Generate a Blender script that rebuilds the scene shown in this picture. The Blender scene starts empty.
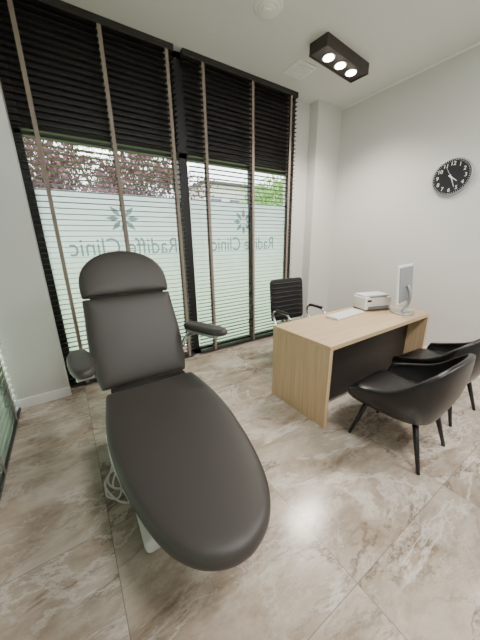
import bpy, bmesh, math, random
from mathutils import Vector, Matrix, Euler
random.seed(7)
S=bpy.context.scene
COL=S.collection
# ------------------------------------------------------------ helpers
def srgb(r,g,b):
    f=lambda c:(c/255/12.92) if c/255<=.04045 else ((c/255+.055)/1.055)**2.4
    return (f(r),f(g),f(b),1)
def mat(name,col,rough=.5,metal=0,bump=0,bscale=200,spec=.5,var=0,vscale=5):
    m=bpy.data.materials.new(name);m.use_nodes=True
    nt=m.node_tree;b=nt.nodes['Principled BSDF']
    b.inputs['Base Color'].default_value=col;b.inputs['Roughness'].default_value=rough
    b.inputs['Metallic'].default_value=metal;b.inputs['Specular IOR Level'].default_value=spec
    if bump or var:
        tc=nt.nodes.new('ShaderNodeTexCoord')
        n=nt.nodes.new('ShaderNodeTexNoise');nt.links.new(tc.outputs['Object'],n.inputs['Vector'])
        if bump:
            n.inputs['Scale'].default_value=bscale;n.inputs['Detail'].default_value=4
            bp=nt.nodes.new('ShaderNodeBump');bp.inputs['Strength'].default_value=bump;bp.inputs['Distance'].default_value=.002
            nt.links.new(n.outputs['Fac'],bp.inputs['Height']);nt.links.new(bp.outputs['Normal'],b.inputs['Normal'])
        if var:
            n2=nt.nodes.new('ShaderNodeTexNoise');nt.links.new(tc.outputs['Object'],n2.inputs['Vector']);n2.inputs['Scale'].default_value=vscale
            hs=nt.nodes.new('ShaderNodeHueSaturation');hs.inputs['Color'].default_value=col
            mr=nt.nodes.new('ShaderNodeMapRange');mr.inputs['To Min'].default_value=1-var;mr.inputs['To Max'].default_value=1+var
            nt.links.new(n2.outputs['Fac'],mr.inputs['Value']);nt.links.new(mr.outputs['Result'],hs.inputs['Value'])
            nt.links.new(hs.outputs['Color'],b.inputs['Base Color'])
    return m
def empty(name,loc=(0,0,0),rz=0):
    e=bpy.data.objects.new(name,None);COL.objects.link(e);e.location=loc;e.rotation_euler=(0,0,rz);e.empty_display_size=.1
    return e
def mobj(name,verts,faces,m,parent=None,smooth=False,bevel=0,seg=3,sub=0):
    me=bpy.data.meshes.new(name);me.from_pydata([tuple(v) for v in verts],[],faces)
    bm=bmesh.new();bm.from_mesh(me);bmesh.ops.recalc_face_normals(bm,faces=bm.faces);bm.to_mesh(me);bm.free()
    o=bpy.data.objects.new(name,me);COL.objects.link(o);me.materials.append(m)
    if parent:o.parent=parent
    if smooth:
        for p in me.polygons:p.use_smooth=True
    if sub:
        s=o.modifiers.new('s','SUBSURF');s.levels=sub;s.render_levels=sub
    if bevel:
        b=o.modifiers.new('b','BEVEL');b.width=bevel;b.segments=seg;b.limit_method='ANGLE'
        for p in me.polygons:p.use_smooth=True
        w=o.modifiers.new('w','WEIGHTED_NORMAL')
    return o
BF=[(0,1,2,3),(4,7,6,5),(0,4,5,1),(1,5,6,2),(2,6,7,3),(3,7,4,0)]
def bv(c,s,R=None):
    x,y,z=s[0]/2,s[1]/2,s[2]/2
    vs=[Vector(v) for v in [(-x,-y,-z),(x,-y,-z),(x,y,-z),(-x,y,-z),(-x,-y,z),(x,-y,z),(x,y,z),(-x,y,z)]]
    if R:vs=[R@v for v in vs]
    return [v+Vector(c) for v in vs]
def box(name,c,s,m,parent=None,rot=None,bevel=0,seg=3):
    R=Euler(rot).to_matrix() if rot else None
    return mobj(name,bv(c,s,R),BF,m,parent,bevel=bevel,seg=seg)
def rbox(name,x0,x1,y0,y1,z0,z1,m,parent=None,bevel=0):
    return box(name,((x0+x1)/2,(y0+y1)/2,(z0+z1)/2),(x1-x0,y1-y0,z1-z0),m,parent,bevel=bevel)
def multi(name,boxes,m,parent=None,bevel=0):
    V=[];Fc=[]
    for b in boxes:
        c,s=b[0],b[1];R=Euler(b[2]).to_matrix() if len(b)>2 else None
        n=len(V);V+=bv(c,s,R);Fc+=[tuple(i+n for i in f) for f in BF]
    return mobj(name,V,Fc,m,parent,bevel=bevel)
def tube(name,pts,rs,m,parent=None,n=16,smooth=True,bevel=0):
    """lofted tube along a list of points, with radii"""
    pts=[Vector(p) for p in pts]
    if not hasattr(rs,'__len__'):rs=[rs]*len(pts)
    V=[];Fc=[]
    ref=None
    for i,p in enumerate(pts):
        d=(pts[min(i+1,len(pts)-1)]-pts[max(i-1,0)]).normalized()
        if ref is None:
            ref=d.orthogonal().normalized()
        a=(ref-d*ref.dot(d)).normalized();ref=a;b=d.cross(a)
        for k in range(n):
            t=2*math.pi*k/n;V.append(p+(a*math.cos(t)+b*math.sin(t))*rs[i])
    for i in range(len(pts)-1):
        for k in range(n):
            Fc.append((i*n+k,i*n+(k+1)%n,(i+1)*n+(k+1)%n,(i+1)*n+k))
    Fc.append(tuple(range(n))[::-1]);Fc.append(tuple((len(pts)-1)*n+k for k in range(n)))
    o=mobj(name,V,Fc,m,parent)
    for p in o.data.polygons:p.use_smooth=smooth and len(p.vertices)==4
    if bevel:
        b=o.modifiers.new('b','BEVEL');b.width=bevel;b.segments=2;b.limit_method='ANGLE'
    return o
def cyl(name,p,r,h,m,parent=None,n=40,axis='z',bevel=0):
    d={'x':(1,0,0),'y':(0,1,0),'z':(0,0,1)}[axis];d=Vector(d);p=Vector(p)
    return tube(name,[p-d*h/2,p+d*h/2],r,m,parent,n=n,bevel=bevel)
def crom(P,n=8):
    P=[Vector(p) for p in P];out=[]
    Q=[P[0]*2-P[1]]+P+[P[-1]*2-P[-2]]
    for i in range(1,len(Q)-2):
        for k in range(n):
            t=k/n;a,b,c,d=Q[i-1],Q[i],Q[i+1],Q[i+2]
            out.append(.5*((2*b)+(c-a)*t+(2*a-5*b+4*c-d)*t*t+(3*b-a-3*c+d)*t**3))
    out.append(P[-1]);return out
def pad(name,outline,rings,fn,m,parent=None,sub=1):
    """upholstered pad: closed outline (x,y), rings [(inset,height)], mapped to 3D by fn"""
    c=sum((Vector(p) for p in outline),Vector((0,0)))/len(outline)
    V=[];Fc=[];n=len(outline)
    for d,t in rings:
        for p in outline:
            p=Vector(p);q=p-c;L=q.length;q=q*max(0.02,(L-d)/L)
            V.append(fn(c.x+q.x,c.y+q.y,t))
    for i in range(len(rings)-1):
        for k in range(n):
            Fc.append((i*n+k,i*n+(k+1)%n,(i+1)*n+(k+1)%n,(i+1)*n+k))
    b=len(V);V.append(fn(c.x,c.y,rings[0][1]));V.append(fn(c.x,c.y,rings[-1][1]))
    l=(len(rings)-1)*n
    for k in range(n):
        Fc.append((b,(k+1)%n,k));Fc.append((b+1,l+k,l+(k+1)%n))
    return mobj(name,V,Fc,m,parent,smooth=True,sub=sub)
def rrect(w,h,r,n=6):
    out=[]
    for cx,cy,a0 in ((w/2-r,h/2-r,0),(-w/2+r,h/2-r,90),(-w/2+r,-h/2+r,180),(w/2-r,-h/2+r,270)):
        for k in range(n+1):
            a=math.radians(a0+90*k/n);out.append((cx+r*math.cos(a),cy+r*math.sin(a)))
    return out
def text(name,s,size,m,parent,loc,rot,sx=1,ext=.0005,align='CENTER'):
    c=bpy.data.curves.new(name,'FONT');c.body=s;c.size=size;c.extrude=ext;c.align_x=align;c.align_y='CENTER'
    o=bpy.data.objects.new(name,c);COL.objects.link(o);c.materials.append(m)
    o.parent=parent;o.location=loc;o.rotation_euler=rot;o.scale=(sx,1,1);return o
# ------------------------------------------------------------ materials
M_wall=mat('wall_paint',srgb(206,205,202),.85,bump=.15,bscale=150)
M_ceil=mat('ceiling_paint',srgb(220,220,219),.9)
M_white=mat('white_lacquer',srgb(236,236,234),.45)
M_blk=mat('black_metal',srgb(24,23,23),.45)
M_frame=mat('window_frame_anthracite',srgb(26,26,27),.5)
M_slat=mat('blind_slat_black',srgb(42,39,38),.4,var=.15,vscale=8)
M_slatg=mat('blind_slat_grey',srgb(66,66,64),.4,var=.1,vscale=8)
M_tape=mat('ladder_tape_taupe',srgb(136,124,115),.9,bump=.4,bscale=800)
M_up=mat('taupe_upholstery',srgb(62,58,56),.42,bump=.3,bscale=600,spec=.4)
M_leather=mat('black_leather',srgb(15,15,17),.3,bump=.3,bscale=350,spec=.5)
M_mesh=mat('black_mesh_fabric',srgb(20,20,22),.6,bump=.5,bscale=900)
M_chrome=mat('chrome',srgb(200,200,205),.18,1)
M_alu=mat('brushed_aluminium',srgb(185,187,190),.32,.85)
M_wenge=mat('wenge_board',srgb(36,30,29),.5,var=.2,vscale=12)
M_plast=mat('white_plastic',srgb(240,240,240),.35)
M_silver=mat('silver_plastic',srgb(150,154,158),.35,.3)
M_grey=mat('grey_plastic',srgb(120,122,125),.4)
M_key=mat('keycap',srgb(238,238,237),.5)

def oak(name,sc):
    m=bpy.data.materials.new(name);m.use_nodes=True;nt=m.node_tree;b=nt.nodes['Principled BSDF']
    tc=nt.nodes.new('ShaderNodeTexCoord');mp=nt.nodes.new('ShaderNodeMapping');mp.inputs['Scale'].default_value=sc
    n=nt.nodes.new('ShaderNodeTexNoise');n.inputs['Scale'].default_value=3;n.inputs['Detail'].default_value=8;n.inputs['Roughness'].default_value=.65
    r=nt.nodes.new('ShaderNodeValToRGB')
    r.color_ramp.elements[0].position=.3;r.color_ramp.elements[0].color=srgb(190,160,123)
    r.color_ramp.elements[1].position=.7;r.color_ramp.elements[1].color=srgb(212,186,150)
    L=nt.links.new
    L(tc.outputs['Object'],mp.inputs['Vector']);L(mp.outputs['Vector'],n.inputs['Vector']);L(n.outputs['Fac'],r.inputs['Fac']);L(r.outputs['Color'],b.inputs['Base Color'])
    b.inputs['Roughness'].default_value=.42
    return m
M_oakx=oak('oak_grain_x',(.7,14,14));M_oakz=oak('oak_grain_z',(14,14,.7))

def floor_mat():
    m=bpy.data.materials.new('marble_tile');m.use_nodes=True;nt=m.node_tree;b=nt.nodes['Principled BSDF'];L=nt.links.new;N=nt.nodes.new
    tc=N('ShaderNodeTexCoord')
    sx=N('ShaderNodeSeparateXYZ');L(tc.outputs['Object'],sx.inputs[0])
    def M(op,a,bb=None,c=None):
        q=N('ShaderNodeMath');q.operation=op
        for i,v in enumerate((a,bb,c)):
            if v is None:continue
            if isinstance(v,(int,float)):q.inputs[i].default_value=v
            else:L(v,q.inputs[i])
        return q.outputs[0]
    T=.84
    fx=M('DIVIDE',M('ADD',sx.outputs['X'],.03+T*10),T);fy=M('DIVIDE',M('ADD',sx.outputs['Y'],-.37+T*20),T*1.0)
    ix=M('FLOOR',fx);iy=M('FLOOR',fy)
    dx=M('MULTIPLY',M('ABSOLUTE',M('SUBTRACT',M('FRACT',M('ADD',fx,.5)),.5)),T)
    dy=M('MULTIPLY',M('ABSOLUTE',M('SUBTRACT',M('FRACT',M('ADD',fy,.5)),.5)),T)
    g=M('LESS_THAN',M('MINIMUM',dx,dy),.0017)
    cb=N('ShaderNodeCombineXYZ');L(M('MULTIPLY',ix,3.7),cb.inputs[0]);L(M('MULTIPLY',iy,5.3),cb.inputs[1]);L(M('ADD',ix,M('MULTIPLY',iy,1.7)),cb.inputs[2])
    va=N('ShaderNodeVectorMath');va.operation='ADD';L(tc.outputs['Object'],va.inputs[0]);L(cb.outputs[0],va.inputs[1])
    mp=N('ShaderNodeMapping');mp.inputs['Rotation'].default_value=(0,0,.75);mp.inputs['Scale'].default_value=(.75,1.6,1);L(va.outputs[0],mp.inputs['Vector'])
    VA=mp.outputs[0]
    n1=N('ShaderNodeTexNoise');n1.inputs['Scale'].default_value=2.4;n1.inputs['Detail'].default_value=12;n1.inputs['Roughness'].default_value=.68;n1.inputs['Distortion'].default_value=.35
    L(VA,n1.inputs['Vector'])
    r1=N('ShaderNodeValToRGB');cr=r1.color_ramp
    cr.elements[0].position=.3;cr.elements[0].color=srgb(132,116,100)
    cr.elements[1].position=.7;cr.elements[1].color=srgb(208,199,187)
    e=cr.elements.new(.43);e.color=srgb(168,153,137)
    e=cr.elements.new(.55);e.color=srgb(188,176,161)
    L(n1.outputs['Fac'],r1.inputs['Fac'])
    def vein(scale,dist,w,seed,lo=.42):
        n=N('ShaderNodeTexNoise');n.inputs['Scale'].default_value=scale;n.inputs['Detail'].default_value=9;n.inputs['Distortion'].default_value=dist;n.inputs['Roughness'].default_value=.66
        v=N('ShaderNodeVectorMath');v.operation='ADD';v.inputs[1].default_value=(seed,seed*2,0);L(VA,v.inputs[0]);L(v.outputs[0],n.inputs['Vector'])
        d=M('ABSOLUTE',M('SUBTRACT',n.outputs['Fac'],.5))
        mr=N('ShaderNodeMapRange');mr.inputs['From Min'].default_value=0;mr.inputs['From Max'].default_value=w;mr.inputs['To Min'].default_value=1;mr.inputs['To Max'].default_value=0
        L(d,mr.inputs['Value'])
        n3=N('ShaderNodeTexNoise');n3.inputs['Scale'].default_value=2.2;n3.inputs['Detail'].default_value=2;L(v.outputs[0],n3.inputs['Vector'])
        m3=N('ShaderNodeMapRange');m3.inputs['From Min'].default_value=lo;m3.inputs['From Max'].default_value=lo+.2;L(n3.outputs['Fac'],m3.inputs['Value'])
        return M('MULTIPLY',mr.outputs['Result'],m3.outputs['Result'])
    def mix(f,a,colr,amt):
        x=N('ShaderNodeMix');x.data_type='RGBA';L(M('MULTIPLY',f,amt),x.inputs[0]);L(a,x.inputs[6]);x.inputs[7].default_value=colr;return x.outputs[2]
    c=mix(vein(1.0,.5,.020,3.1,.34),r1.outputs['Color'],srgb(104,85,71),.75)
    c=mix(vein(2.2,.4,.015,8.3),c,srgb(112,94,80),.65)
    c=mix(vein(1.3,.5,.022,14.2,.36),c,srgb(228,223,215),.6)
    c=mix(vein(2.9,.5,.014,22.2),c,srgb(226,221,213),.4)
    c=mix(g,c,srgb(120,110,100),.75)
    L(c,b.inputs['Base Color'])
    b.inputs['Roughness'].default_value=.2;b.inputs['Specular IOR Level'].default_value=.5
    return m
M_floor=floor_mat()

def film_mat():
    m=bpy.data.materials.new('frosted_film');m.use_nodes=True;nt=m.node_tree;nt.nodes.clear();N=nt.nodes.new;L=nt.links.new
    o=N('ShaderNodeOutputMaterial');tr=N('ShaderNodeBsdfTranslucent');tp=N('ShaderNodeBsdfTransparent');mx=N('ShaderNodeMixShader')
    tc=N('ShaderNodeTexCoord');sp=N('ShaderNodeSeparateXYZ');L(tc.outputs['Object'],sp.inputs[0])
    r=N('ShaderNodeValToRGB');r.color_ramp.elements[0].color=srgb(208,220,200);r.color_ramp.elements[1].color=srgb(212,218,220)
    e=r.color_ramp.elements.new(.5);e.color=srgb(216,224,212)
    mr=N('ShaderNodeMapRange');mr.inputs['From Max'].default_value=1.85;L(sp.outputs['Z'],mr.inputs['Value']);L(mr.outputs[0],r.inputs['Fac']);L(r.outputs['Color'],tr.inputs['Color'])
    mx.inputs[0].default_value=.14;L(tr.outputs[0],mx.inputs[1]);L(tp.outputs[0],mx.inputs[2]);L(mx.outputs[0],o.inputs['Surface'])
    return m
M_film=film_mat()
def glass_mat():
    m=bpy.data.materials.new('window_glass');m.use_nodes=True;nt=m.node_tree;nt.nodes.clear();N=nt.nodes.new;L=nt.links.new
    o=N('ShaderNodeOutputMaterial');g=N('ShaderNodeBsdfGlossy');g.inputs['Roughness'].default_value=.03;tp=N('ShaderNodeBsdfTransparent');mx=N('ShaderNodeMixShader')
    tp.inputs[0].default_value=(.95,.97,.96,1);mx.inputs[0].default_value=.05
    L(tp.outputs[0],mx.inputs[1]);L(g.outputs[0],mx.inputs[2]);L(mx.outputs[0],o.inputs['Surface']);return m
M_glass=glass_mat()
def letter_mat():
    m=bpy.data.materials.new('translucent_lettering');m.use_nodes=True;nt=m.node_tree;nt.nodes.clear();N=nt.nodes.new;L=nt.links.new
    o=N('ShaderNodeOutputMaterial');d=N('ShaderNodeBsdfDiffuse');d.inputs[0].default_value=srgb(120,150,158);tp=N('ShaderNodeBsdfTransparent');tp.inputs[0].default_value=srgb(215,228,232);mx=N('ShaderNodeMixShader');mx.inputs[0].default_value=.35
    L(d.outputs[0],mx.inputs[1]);L(tp.outputs[0],mx.inputs[2]);L(mx.outputs[0],o.inputs['Surface']);return m
M_foil=letter_mat()
def emis(name,col,st):
    m=bpy.data.materials.new(name);m.use_nodes=True;nt=m.node_tree;b=nt.nodes['Principled BSDF'];b.inputs['Emission Color'].default_value=col;b.inputs['Emission Strength'].default_value=st;b.inputs['Base Color'].default_value=col;return m
M_bulb=emis('spot_bulb',(1,.85,.65,1),25)
M_fill_panel=emis('fill_panel_glow',(1,.95,.88,1),6)  # glow of the added fill panels behind the camera
# ------------------------------------------------------------ room shell
CZ=3.17;XR=3.67;XL=-.5;YB=-1.5;YW=2.9
rbox('floor',XL-.25,XR+.15,YB-.1,3.15,-.1,0,M_floor)
rbox('ceiling',XL-.25,XR+.15,YB-.1,3.15,CZ,CZ+.12,M_ceil)
rbox('wall_right',XR,XR+.12,YB-.1,3.15,0,CZ,M_wall)
rbox('wall_rear',XL-.25,XR+.12,YB-.12,YB,0,CZ,M_wall)
mw=multi('wall_back',[((-.36,2.94,CZ/2),(.4,.3,CZ)),((3.02,3.1,CZ/2),(.36,.12,CZ)),((3.43,3.02,CZ/2),(.5,.26,CZ))],M_wall)
multi('wall_left',[((XL-.16,YB+.45,CZ/2),(.12,.9,CZ)),((XL-.16,1.0,2.97),(.12,3.6,.4))],M_wall)
multi('baseboard_back',[((-.36,2.785,.045),(.42,.018,.09)),((3.41,2.88,.04),(.5,.018,.08)),((3.01,3.03,.04),(.32,.018,.08))],M_white,bevel=.003)
rbox('baseboard_right',XR-.016,XR,YB,2.89,0,.08,M_white,bevel=.003)
rbox('trim_ceiling_right',XR-.02,XR,YB,2.89,CZ-.02,CZ,M_white)
# ------------------------------------------------------------ windows
w1=empty('window_1')
fr=[((-.13,3.03,CZ/2),(.06,.09,CZ)),((1.25,3.03,CZ/2),(.10,.09,CZ)),((2.83,3.03,CZ/2),(.06,.09,CZ)),
    ((1.35,3.03,.035),(3.0,.09,.07)),((1.35,3.03,2.28),(3.0,.09,.06)),((1.35,3.03,CZ-.03),(3.0,.09,.06)),
    ((2.16,3.03,1.15),(.045,.07,2.3))]
multi('frame',fr,M_frame,w1,bevel=.004)
rbox('transom_panel',-.1,2.82,3.05,3.07,2.3,CZ,M_frame,w1)
rbox('glass',-.1,2.82,3.035,3.039,.07,2.26,M_glass,w1)
rbox('frosted_film',-.1,2.82,3.045,3.0465,.07,1.87,M_film,w1)
for i,(cx,sxx) in enumerate([(.60,.86),(2.07,.80)]):
    text('lettering_%d'%(i+1),'Radiffe Clinic',.235,M_foil,w1,(cx,3.030,1.36),(math.pi/2,0,0),sx=-sxx,ext=0)
    V=[];Fc=[]
    for k in range(8):
        a=k*math.pi/4;d=Vector((math.cos(a),0,math.sin(a)));n=Vector((-math.sin(a),0,math.cos(a)))
        c=Vector((cx-.02,3.030,1.64));b=len(V)
        V+=[c+d*.035,c+d*.09+n*.026,c+d*.16,c+d*.09-n*.026];Fc.append((b,b+1,b+2,b+3))
    mobj('flower_logo_%d'%(i+1),V,Fc,M_foil,w1)
w2=empty('window_2')
multi('frame',[((XL-.16,-.58,1.4),(.09,.06,2.8)),((XL-.16,2.76,1.4),(.09,.06,2.8)),((XL-.16,1.1,1.4),(.09,.08,2.8)),((XL-.16,1.1,.035),(.09,3.4,.07)),((XL-.16,1.1,2.76),(.09,3.4,.06))],M_frame,w2)
rbox('glass',XL-.165,XL-.161,-.55,2.74,.07,2.74,M_glass,w2)
rbox('frosted_film',XL-.175,XL-.174,-.55,2.74,.07,1.87,M_film,w2)
# blinds
def blind(name,a0,a1,c,axis,tapes,ztop,zbot,tilt,sp=.047,ms=None,th=.0023):
    ms=ms or M_slat
    p=empty(name)
    V=[];Fc=[];z=zbot+.04;dp=.046
    def P(u,v,z):return Vector((u,c+v,z)) if axis=='x' else Vector((c+v,u,z))
    while z<ztop-.05:
        ring=[]
        for (v,w) in ((-.5,0),(-.2,.0018),(.2,.0018),(.5,0)):
            vv=v*dp;zz=w
            y=vv*math.cos(tilt)-zz*math.sin(tilt);q=vv*math.sin(tilt)+zz*math.cos(tilt)
            ring.append((y,q))
        pts=ring+[(y,q-th) for y,q in ring[::-1]]
        b=len(V);jit=random.uniform(-.0012,.0012)
        for u in (a0,a1):
            for y,q in pts:V.append(P(u,y,z+q+jit))
        n=len(pts)
        for k in range(n):Fc.append((b+k,b+(k+1)%n,b+n+(k+1)%n,b+n+k))
        Fc.append(tuple(b+k for k in range(n))[::-1]);Fc.append(tuple(b+n+k for k in range(n)))
        z+=sp
    mobj('slats',V,Fc,ms,p)
    um=(a0+a1)/2;L=a1-a0
    sz=lambda l,d,h:(l,d,h) if axis=='x' else (d,l,h)
    box('head_rail',P(um,0,ztop-.03),sz(L,.06,.055),ms,p,bevel=.003)
    box('bottom_rail',P(um,0,zbot+.012),sz(L,.05,.022),ms,p,bevel=.004)
    bx=[]
    for t in tapes:
        for s in (-1,1):
            bx.append((P(t,s*.0265,(ztop+zbot)/2),sz(.032,.0012,ztop-zbot-.02)))
    multi('ladder_tapes',bx,M_tape,p)
    return p
blind('venetian_blind',-.15,1.2,2.93,'x',[0.0,.57,1.13],CZ,.02,math.radians(-3))
blind('venetian_blind',1.29,2.82,2.93,'x',[1.5,2.12,2.71],CZ,.02,math.radians(-3))
blind('venetian_blind',-.5,2.74,XL-.05,'y',[-.2,.5,1.2,1.9,2.5],2.72,.02,math.radians(32),ms=M_slatg,sp=.052)
# ------------------------------------------------------------ exterior
M_lawn=mat('lawn',srgb(128,150,92),.9,var=.3,vscale=6)
rbox('ground_exterior',-30,30,3.2,45,-.3,-.12,M_lawn)
rbox('ground_exterior',-30,-.9,-20,3.2,-.3,-.12,M_lawn)
M_bld=mat('render_facade',srgb(190,188,182),.9)
M_dkgl=mat('dark_glass',srgb(60,70,80),.15)
bl=empty('office_building')
rbox('facade',8.5,14,17,22,-.1,5.0,M_bld,bl)
multi('windows',[((9.3+1.5*i,16.98,zz),(.8,.06,1.1)) for i in range(4) for zz in (1.5,3.6)],M_dkgl,bl)
rbox('roof',8.4,14.1,16.8,22.2,5.0,5.2,M_frame,bl)
def tree(name,c,r,h,col,nl,seed,ncl=60,sg=.33,s0=.05,s1=.1):
    rnd=random.Random(seed)
    p=empty(name,c);m=mat('leaves_'+name,col,.7,var=.5,vscale=1.2);mb=mat('bark_'+name,srgb(80,62,50),.9)
    tube('trunk',[(0,0,0),(.05,.02,h*.5),(0,0,h)],[.16,.12,.07],mb,p)
    for k in range(6):
        a=k*1.05;tube('branch_%d'%(k+1),[(0,0,h*.5),(math.cos(a)*r[0]*.4,math.sin(a)*r[1]*.4,h*.85),(math.cos(a)*r[0]*.75,math.sin(a)*r[1]*.75,h*1.15)],[.07,.045,.015],mb,p,n=8)
    V=[];Fc=[]
    cl=[]
    for k in range(ncl):
        while True:
            q=Vector((rnd.uniform(-1,1),rnd.uniform(-1,1),rnd.uniform(-1,1)))
            if q.length<1:break
        cl.append(Vector((q.x*r[0],q.y*r[1],h+q.z*r[2])))
    for k in range(nl):
        c0=rnd.choice(cl);q=Vector((rnd.gauss(0,sg),rnd.gauss(0,sg),rnd.gauss(0,sg*.8)))
        c1=c0+q;s=rnd.uniform(s0,s1)
        R=Euler((rnd.uniform(0,6),rnd.uniform(0,6),rnd.uniform(0,6))).to_matrix();b=len(V)
        V+=[c1+R@Vector(v)*s for v in ((-1,0,0),(0,-.5,0),(1,0,0),(0,.5,0))];Fc.append((b,b+1,b+2,b+3))
    mobj('foliage',V,Fc,m,p)
tree('purple_plum_tree',(1.6,9,-.12),(2.9,1.4,1.5),3.3,srgb(100,58,66),18000,1,ncl=85,sg=.24,s0=.035,s1=.08)
tree('green_tree',(8.8,10,-.12),(1.6,1.2,1.2),3.0,srgb(120,165,75),8000,2)
tree('green_tree',(-6,10,-.12),(2.2,1.3,1.6),3.0,srgb(95,135,60),5000,3)
# ------------------------------------------------------------ exam chair
ex=empty('podiatry_exam_chair',(.365,1.68,0),math.radians(-1.3))
RG=[(.05,0),(.02,.006),(.004,.022),(0,.045),(.004,.068),(.016,.082),(.04,.09),(.09,.094),(.16,.096)]
hw=[(0,.278),(.02,.289),(.12,.302),(.25,.318),(.4,.326),(.55,.320),(.7,.302),(.82,.280),(.92,.254),(1.0,.225),(1.065,.188),(1.12,.138),(1.155,.08),(1.172,.025)]
hwc=crom([(s,w,0) for s,w in hw],3)
outl=[(p.y,-p.x) for p in hwc]+[(-p.y,-p.x) for p in hwc[::-1]]
outl+=[(-.278+.556*k/8,0.0) for k in range(1,8)]
def seatmap(x,y,t):
    s=-y;return Vector((x,y,.405-.03*s-.03*max(0,s-.75)**2+t+.012*math.cos(min(s,1)*math.pi)))
pad('leg_and_seat_cushion',outl,RG,seatmap,M_up,ex)
ang=math.atan2(.30,.57)
def backmap(o,tilt):
    d=Vector((0,math.sin(tilt),math.cos(tilt)));n=Vector((0,-math.cos(tilt),math.sin(tilt)))
    return lambda x,y,t:Vector(o)+Vector((x,0,0))+d*y+n*(t-.096)
BO=Vector((-.014,.045,.495))
bw=[(0,.278),(.02,.290),(.12,.306),(.25,.315),(.4,.312),(.52,.304),(.615,.300),(.63,.292)]
bc=crom([(s,w,0) for s,w in bw],3)
bo=[(p.y,p.x) for p in bc]+[(p.y*-1,p.x) for p in bc[::-1]]
bo+=[(-.278+.556*k/8,0) for k in range(1,8)]
pad('backrest_cushion',bo,RG,backmap(BO,ang),M_up,ex)
hwd=[(0,.290),(.012,.298),(.06,.302),(.13,.298),(.19,.280),(.245,.243),(.29,.188),(.325,.110),(.338,.03)]
hc=crom([(s,w,0) for s,w in hwd],3)
ho=[(p.y,p.x) for p in hc]+[(-p.y,p.x) for p in hc[::-1]]+[(-.29+.58*k/8,0) for k in range(1,8)]
d=Vector((0,math.sin(ang),math.cos(ang)))
RGh=[(.05,.01),(.02,.016),(.004,.03),(0,.05),(.004,.072),(.014,.085),(.035,.092),(.08,.095),(.12,.097)]
pad('headrest_cushion',ho,RGh,backmap(BO+d*.637,ang-.02),M_up,ex)
M_seam=mat('seam_shadow_fabric',srgb(22,20,20),.8)
box('headrest_joint',BO+d*.633+Vector((0,.045,-.02)),(.5,.05,.04),M_seam,ex,rot=(-ang,0,0))
box('backrest_hinge',(0,.045,.46),(.5,.06,.05),M_seam,ex,bevel=.01)
box('backrest_plate',(0,.27,.76),(.40,.02,.58),M_white,ex,rot=(-ang,0,0),bevel=.008)
box('seat_frame',(0,-.42,.365),(.36,.82,.04),M_white,ex,bevel=.01)
box('base_plate',(-.02,-.30,.05),(.48,.86,.085),M_white,ex,bevel=.03)
box('lift_column_lower',(-.02,-.22,.17),(.34,.42,.18),M_white,ex,bevel=.02)
box('lift_column_upper',(.0,-.22,.30),(.26,.32,.14),M_alu,ex,bevel=.01)
for i,(x,y) in enumerate([(-.18,-.6),(.18,-.6),(-.18,.08),(.18,.08)]):
    cyl('foot_%d'%(i+1),(x,y,.006),.03,.012,M_blk,ex)
def arm(tag,p0,p1,side):
    p0=Vector(p0);p1=Vector(p1);ax=(p1-p0);L=ax.length;ax.normalize();pe=Vector((-ax.y,ax.x,0));mid=(p0+p1)/2
    o=[]
    for k in range(32):
        a=2*math.pi*k/32;c_,s_=math.cos(a),math.sin(a)
        o.append((math.copysign(abs(c_)**.75,c_)*.062,math.copysign(abs(s_)**.75,s_)*L/2))
    rg=[(.02,0),(.005,.004),(0,.016),(.0,.028),(.006,.04),(.018,.046),(.03,.048)]
    pad('armrest_pad_'+tag,o,rg,lambda x,y,t:mid+pe*x+ax*y+Vector((0,0,t-.04)),M_up,ex)
    bars=[mid+ax*.05+Vector((0,0,-.05)),mid-ax*.06+Vector((0,0,-.055)),Vector((side*.33,.17,.70)),Vector((side*.27,.16,.60))]
    tube('armrest_bracket_'+tag,crom(bars,6),.014,M_chrome,ex)
    box('armrest_plate_'+tag,mid+Vector((0,0,-.052)),(.08,.27,.022),M_alu,ex,rot=(0,0,math.atan2(-ax.x,ax.y)),bevel=.006)
    cyl('armrest_joint_'+tag,(side*.29,.17,.61),.035,.06,M_chrome,ex,axis='x',bevel=.004)
def loc(p):
    return Matrix.Rotation(math.radians(1),3,'Z')@(Vector(p)-Vector((.365,1.68,0)))
arm('right',loc((.705,1.87,.81)),loc((.86,1.50,.81)),1)
arm('left',loc((-.025,1.72,.81)),loc((-.0,1.36,.81)),-1)
cb=empty('power_cable')
tube('cord',crom([(.22,1.6,.2),(.1,1.62,.12),(.03,1.6,.01),(.0,1.5,.006),(.05,1.42,.006),(.09,1.5,.012),(.04,1.58,.008),(-.02,1.5,.008),(.02,1.36,.006),(.08,1.30,.006),(.06,1.4,.014),(.02,1.45,.02),(.07,1.52,.10),(.13,1.5,.26)],8),.0055,M_plast,cb,n=8)
tube('cord_2',crom([(.16,1.55,.30),(.05,1.56,.25),(.04,1.5,.12),(.06,1.42,.02),(.03,1.36,.006),(-.02,1.42,.006),(.0,1.55,.006),(.08,1.62,.006)],8),.005,M_plast,cb,n=8)
box('plug',(.05,1.55,.27),(.035,.03,.05),M_plast,cb,bevel=.006)
# ------------------------------------------------------------ desk
dk=empty('office_desk')
X0,X1,Y0,Y1=1.46,2.98,1.09,1.71
rbox('desktop',X0,X1,Y0,Y1,.645,.68,M_oakx,dk,bevel=.002)
rbox('side_panel_left',X0,X0+.035,Y0+.002,Y1-.002,0,.644,M_oakz,dk,bevel=.002)
rbox('side_panel_right',X1-.035,X1,Y0+.002,Y1-.002,0,.644,M_oakz,dk,bevel=.002)
rbox('modesty_panel',X0+.036,X1-.036,Y0+.17,Y0+.19,.06,.644,M_wenge,dk)
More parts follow.
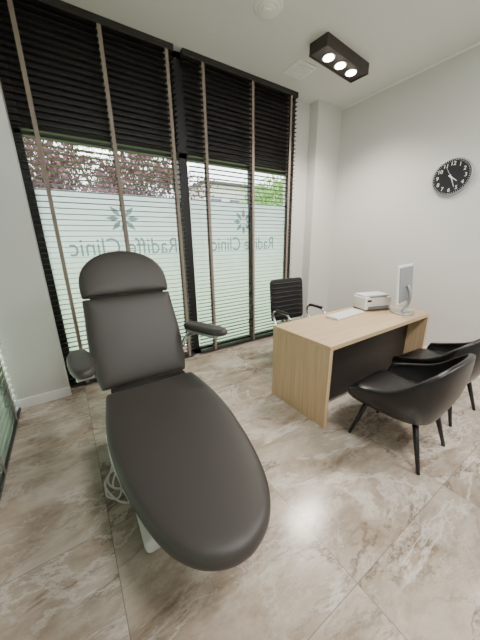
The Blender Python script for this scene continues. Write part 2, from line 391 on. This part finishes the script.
# ------------------------------------------------------------ printer
pr=empty('laser_printer',(2.70,1.55,.681),math.radians(-20))
box('body',(0,0,.075),(.32,.20,.13),M_plast,pr,bevel=.014)
box('lid',(0,.01,.149),(.30,.17,.02),M_plast,pr,bevel=.008)
box('output_slot',(0,-.075,.139),(.2,.04,.006),M_grey,pr)
box('paper_tray',(0,-.105,.03),(.24,.02,.03),M_grey,pr,bevel=.004)
box('display',(-.11,-.101,.105),(.05,.003,.02),M_blk,pr)
multi('feet',[((x,y,.005),(.03,.03,.01)) for x in (-.14,.14) for y in (-.08,.08)],M_grey,pr)
# ------------------------------------------------------------ keyboard
kb=empty('computer_keyboard',(2.24,1.54,.681),math.radians(2))
box('body',(0,0,.009),(.44,.14,.016),M_plast,kb,bevel=.005)
multi('keys',[((-.205+.0273*i,-.05+.0245*j,.019),(.025,.0225,.006)) for i in range(16) for j in range(5)],M_key,kb)
# ------------------------------------------------------------ monitor
mo=empty('desktop_monitor',(2.76,1.275,.681),math.radians(8))
M_scr=mat('screen_glass',srgb(25,27,32),.1)
box('housing',(0,.0,.29),(.39,.020,.37),M_plast,mo,rot=(math.radians(-6),0,0),bevel=.006)
box('back_shell',(0,-.013,.29),(.35,.010,.33),M_silver,mo,rot=(math.radians(-6),0,0),bevel=.004)
box('screen',(0,.0115,.295),(.37,.002,.345),M_scr,mo,rot=(math.radians(-6),0,0))
tube('stand_arm',crom([(0,-.03,.28),(0,-.06,.2),(0,-.055,.1),(0,-.02,.015)],6),[.016]*19,M_alu,mo)
tube('stand_base',[(0,-.02,0),(0,-.02,.012),(0,-.02,.016)],[.105,.105,.098],M_alu,mo,n=40)
# ------------------------------------------------------------ office chair
oc=empty('office_swivel_chair',(2.20,2.12,0),math.radians(-4))
for k in range(5):
    a=math.radians(90+72*k);tube('base_leg_%d'%(k+1),[(0,0,.1),(.14*math.cos(a),.14*math.sin(a),.085),(.27*math.cos(a),.27*math.sin(a),.065)],[.024,.02,.014],M_chrome,oc,n=12)
    tube('caster_%d'%(k+1),[(.27*math.cos(a)-.018,.27*math.sin(a),.027),(.27*math.cos(a)+.018,.27*math.sin(a),.027)],.027,M_blk,oc,n=20)
cyl('gas_lift',(0,0,.25),.024,.32,M_chrome,oc)
box('tilt_mechanism',(0,0,.375),(.16,.2,.04),M_blk,oc,bevel=.01)
pad('seat',rrect(.46,.44,.08),[(.03,0),(.006,.01),(0,.03),(.01,.05),(.04,.058),(.1,.06)],lambda x,y,t:Vector((x,y-.02,.39+t)),M_leather,oc)
def ocb(x,y,t):
    return Vector((x,.20+.10*y-.05*(x*2)**2+t,.46+y))
pad('backrest',[(x,y+.25) for x,y in rrect(.50,.50,.05)],[(.02,.0),(.0,.006),(0,.016),(.02,.022),(.08,.022),(.15,.022)],ocb,M_mesh,oc)
for i in range(8):
    y=.06+.055*i
    tube('backrest_rib_%d'%(i+1),[ocb(x,y,-.002) for x in (-.23,-.155,-.077,0,.077,.155,.23)],.011,M_mesh,oc,n=8)
for s,t in ((-1,'left'),(1,'right')):
    tube('armrest_'+t,crom([(s*.2,.05,.39),(s*.255,.06,.42),(s*.26,.14,.55),(s*.26,.10,.62),(s*.26,-.10,.62),(s*.26,-.16,.57)],6),.012,M_chrome,oc,n=10)
    box('armrest_pad_'+t,(s*.26,0,.637),(.045,.2,.02),M_blk,oc,bevel=.008)
tube('back_support',crom([(0,.1,.37),(0,.22,.40),(0,.26,.6)],6),.02,M_chrome,oc)
# ------------------------------------------------------------ armchairs
def armchair(loc,rz):
    p=empty('tub_armchair',loc,rz)
    rim=[(-.285,.215,.440),(-.305,.08,.480),(-.305,-.06,.535),(-.275,-.18,.635),(-.18,-.265,.718),(0,-.292,.742)]
    rim=rim+[(-x,y,z) for x,y,z in rim[-2::-1]]
    bas=[(-.215,.215,.325),(-.22,.10,.32),(-.218,-.05,.32),(-.19,-.15,.32),(-.12,-.20,.32),(0,-.21,.32)]
    bas=bas+[(-x,y,z) for x,y,z in bas[-2::-1]]
    R=crom(rim,6);B=crom(bas,6);n=len(R)
    rows=[]
    for k in range(9):
        t=k/8;row=[]
        for i in range(n):
            q=B[i].lerp(R[i],t);out=Vector((R[i].x,R[i].y,0)).normalized();q=q+out*.03*math.sin(t*math.pi)
            row.append(q)
        rows.append(row)
    V=[q for r in rows for q in r];Fc=[]
    for k in range(8):
        for i in range(n-1):Fc.append((k*n+i,k*n+i+1,(k+1)*n+i+1,(k+1)*n+i))
    o=mobj('shell',V,Fc,M_leather,p,smooth=True)
    s=o.modifiers.new('t','SOLIDIFY');s.thickness=.034;s.offset=0
    b=o.modifiers.new('b','BEVEL');b.width=.014;b.segments=3;b.limit_method='ANGLE';b.angle_limit=math.radians(50)
    pts=[(q.x*1.02,q.y) for q in B]
    pts+=[(.2-.4*k/6,.262-.03*abs(k-3)/3) for k in range(0,7)]
    pad('seat_base',pts,[(.03,0),(.004,.008),(0,.03),(.01,.04)],lambda x,y,t:Vector((x,y,.295+t)),M_leather,p)
    pad('seat_cushion',[(x*1.0,y+.02) for x,y in rrect(.46,.48,.09)],[(.03,0),(.006,.008),(0,.03),(.004,.055),(.02,.075),(.06,.085),(.12,.09)],lambda x,y,t:Vector((x,y+.012,.325+t-.03*(y<0)*abs(y))),M_leather,p)
    for i,(x,y) in enumerate([(-1,-1),(1,-1),(-1,1),(1,1)]):
        tube('leg_%d'%(i+1),[(x*.15,y*.15,.31),(x*.2,y*.235,0)],[.019,.011],M_blk,p,n=14)
    return p
armchair((1.80,.73,0),math.radians(2))
armchair((2.50,.78,0),math.radians(-4))
# ------------------------------------------------------------ wall clock
ck=empty('wall_clock',(XR,1.385,2.02))
M_face=mat('clock_face_black',srgb(20,20,22),.35);M_num=mat('clock_white',srgb(235,235,235),.5)
cyl('case',(-.018,0,0),.185,.034,M_alu,ck,n=64,axis='x',bevel=.006)
cyl('face',(-.0365,0,0),.172,.003,M_face,ck,n=64,axis='x')
FR=(math.pi/2,0,-math.pi/2)
for k in range(12):
    a=math.radians(30*(k+1));text('numeral_%d'%(k+1),str(k+1),.052,M_num,ck,(-.0395,-.128*math.sin(a),.128*math.cos(a)),FR,ext=.001)
multi('minute_ticks',[((-.039,-.162*math.sin(a),.162*math.cos(a)),(.001,.0025,.010),(a,0,0)) for a in [math.radians(6*k) for k in range(60)]],M_num,ck)
def hand(n,a,L,w):
    a=math.radians(a);dd=Vector((0,-math.sin(a),math.cos(a)));pp=Vector((0,math.cos(a),math.sin(a)))
    c=Vector((-.041,0,0));mobj(n,[c-dd*.03-pp*w,c-dd*.03+pp*w,c+dd*L+pp*w*.5,c+dd*L-pp*w*.5],[(0,1,2,3)],M_num,ck)
hand('hour_hand',128,.075,.006);hand('minute_hand',158,.11,.004);hand('second_hand',330,.12,.0015)
cyl('hub',(-.042,0,0),.009,.004,M_num,ck,n=20,axis='x')
# ------------------------------------------------------------ ceiling fixtures
LC=(2.67,2.17)
M_fix=mat('fixture_dark_bronze',srgb(48,40,36),.4)
cl=empty('ceiling_spotlight',(LC[0],LC[1],CZ),math.radians(5))
box('housing',(0,0,-.045),(.74,.20,.09),M_fix,cl,bevel=.004)
multi('rim',[((0,-.095,-.093),(.74,.012,.012)),((0,.095,-.093),(.74,.012,.012)),((-.364,0,-.093),(.012,.20,.012)),((.364,0,-.093),(.012,.20,.012))],M_fix,cl)
for i,x in enumerate((-.2,0,.2)):
    tube('bezel_%d'%(i+1),[(x,0,-.089),(x,0,-.096)],[.07,.066],M_chrome,cl,n=32)
    tube('bulb_%d'%(i+1),[(x,0,-.095),(x,0,-.102),(x,0,-.106)],[.052,.048,.03],M_bulb,cl,n=32)
vt=empty('ceiling_vent',(2.50,2.56,CZ));box('frame',(0,0,-.006),(.26,.26,.012),M_white,vt,bevel=.004)
multi('louvres',[((0,-.09+.03*k,-.014),(.2,.02,.006),(.3,0,0)) for k in range(7)],M_white,vt)
v2=empty('ceiling_vent',(1.70,2.12,CZ))
for i,(r,z) in enumerate([(.12,-.006),(.09,-.014),(.06,-.02),(.03,-.026)]):
    tube('ring_%d'%(i+1),[(0,0,z+.006),(0,0,z-.004)],[r,r-.012],M_white,v2,n=40)
def area(name,loc,rot,sx,sy,en,col):
    l=bpy.data.lights.new(name,'AREA');l.shape='RECTANGLE';l.size=sx;l.size_y=sy;l.energy=en;l.color=col
    o=bpy.data.objects.new(name,l);COL.objects.link(o);o.location=loc;o.rotation_euler=rot;return o
for i,(x,y) in enumerate([(.9,-.5),(2.7,-.5)]):  # added panels, out of view behind the camera, to brighten the room
    e=empty('unseen_fill_panel',(x,y,CZ))
    box('frame',(0,0,-.008),(.64,.64,.016),M_white,e);box('fill_glow',(0,0,-.018),(.58,.58,.004),M_fill_panel,e)
    area('fill_light_source',(x,y,CZ-.03),(0,0,0),.58,.58,60,(1,.97,.94))
for i,x in enumerate((-.2,0,.2)):
    l=bpy.data.lights.new('spot_source','SPOT');l.energy=85;l.spot_size=math.radians(130);l.spot_blend=.8;l.shadow_soft_size=.05;l.color=(1,.91,.80)
    o=bpy.data.objects.new('spot_source',l);COL.objects.link(o);o.location=(LC[0]+x,LC[1],CZ-.13)
# ------------------------------------------------------------ world
w=bpy.data.worlds.new('overcast_sky');S.world=w;w.use_nodes=True;bg=w.node_tree.nodes['Background']
bg.inputs[0].default_value=(.9,.95,1,1);bg.inputs[1].default_value=6.8
# ------------------------------------------------------------ camera
f=264.086;pi_,ya,ro=.289997,.576149,-.0182989
cy,sy=math.cos(ya),math.sin(ya);cp,sp=math.cos(pi_),math.sin(pi_)
fw=Vector((sy*cp,cy*cp,-sp));r0=Vector((cy,-sy,0));u0=r0.cross(fw)
c,s=math.cos(ro),math.sin(ro);rt=c*r0+s*u0;up=-s*r0+c*u0
cam=bpy.data.cameras.new('camera');cam.sensor_fit='VERTICAL';cam.sensor_height=36;cam.lens=f*36/640;cam.clip_start=.02
co=bpy.data.objects.new('camera',cam);COL.objects.link(co)
m=Matrix((( rt.x,up.x,-fw.x,0),(rt.y,up.y,-fw.y,0),(rt.z,up.z,-fw.z,1.4),(0,0,0,1)))
co.matrix_world=m
S.camera=co
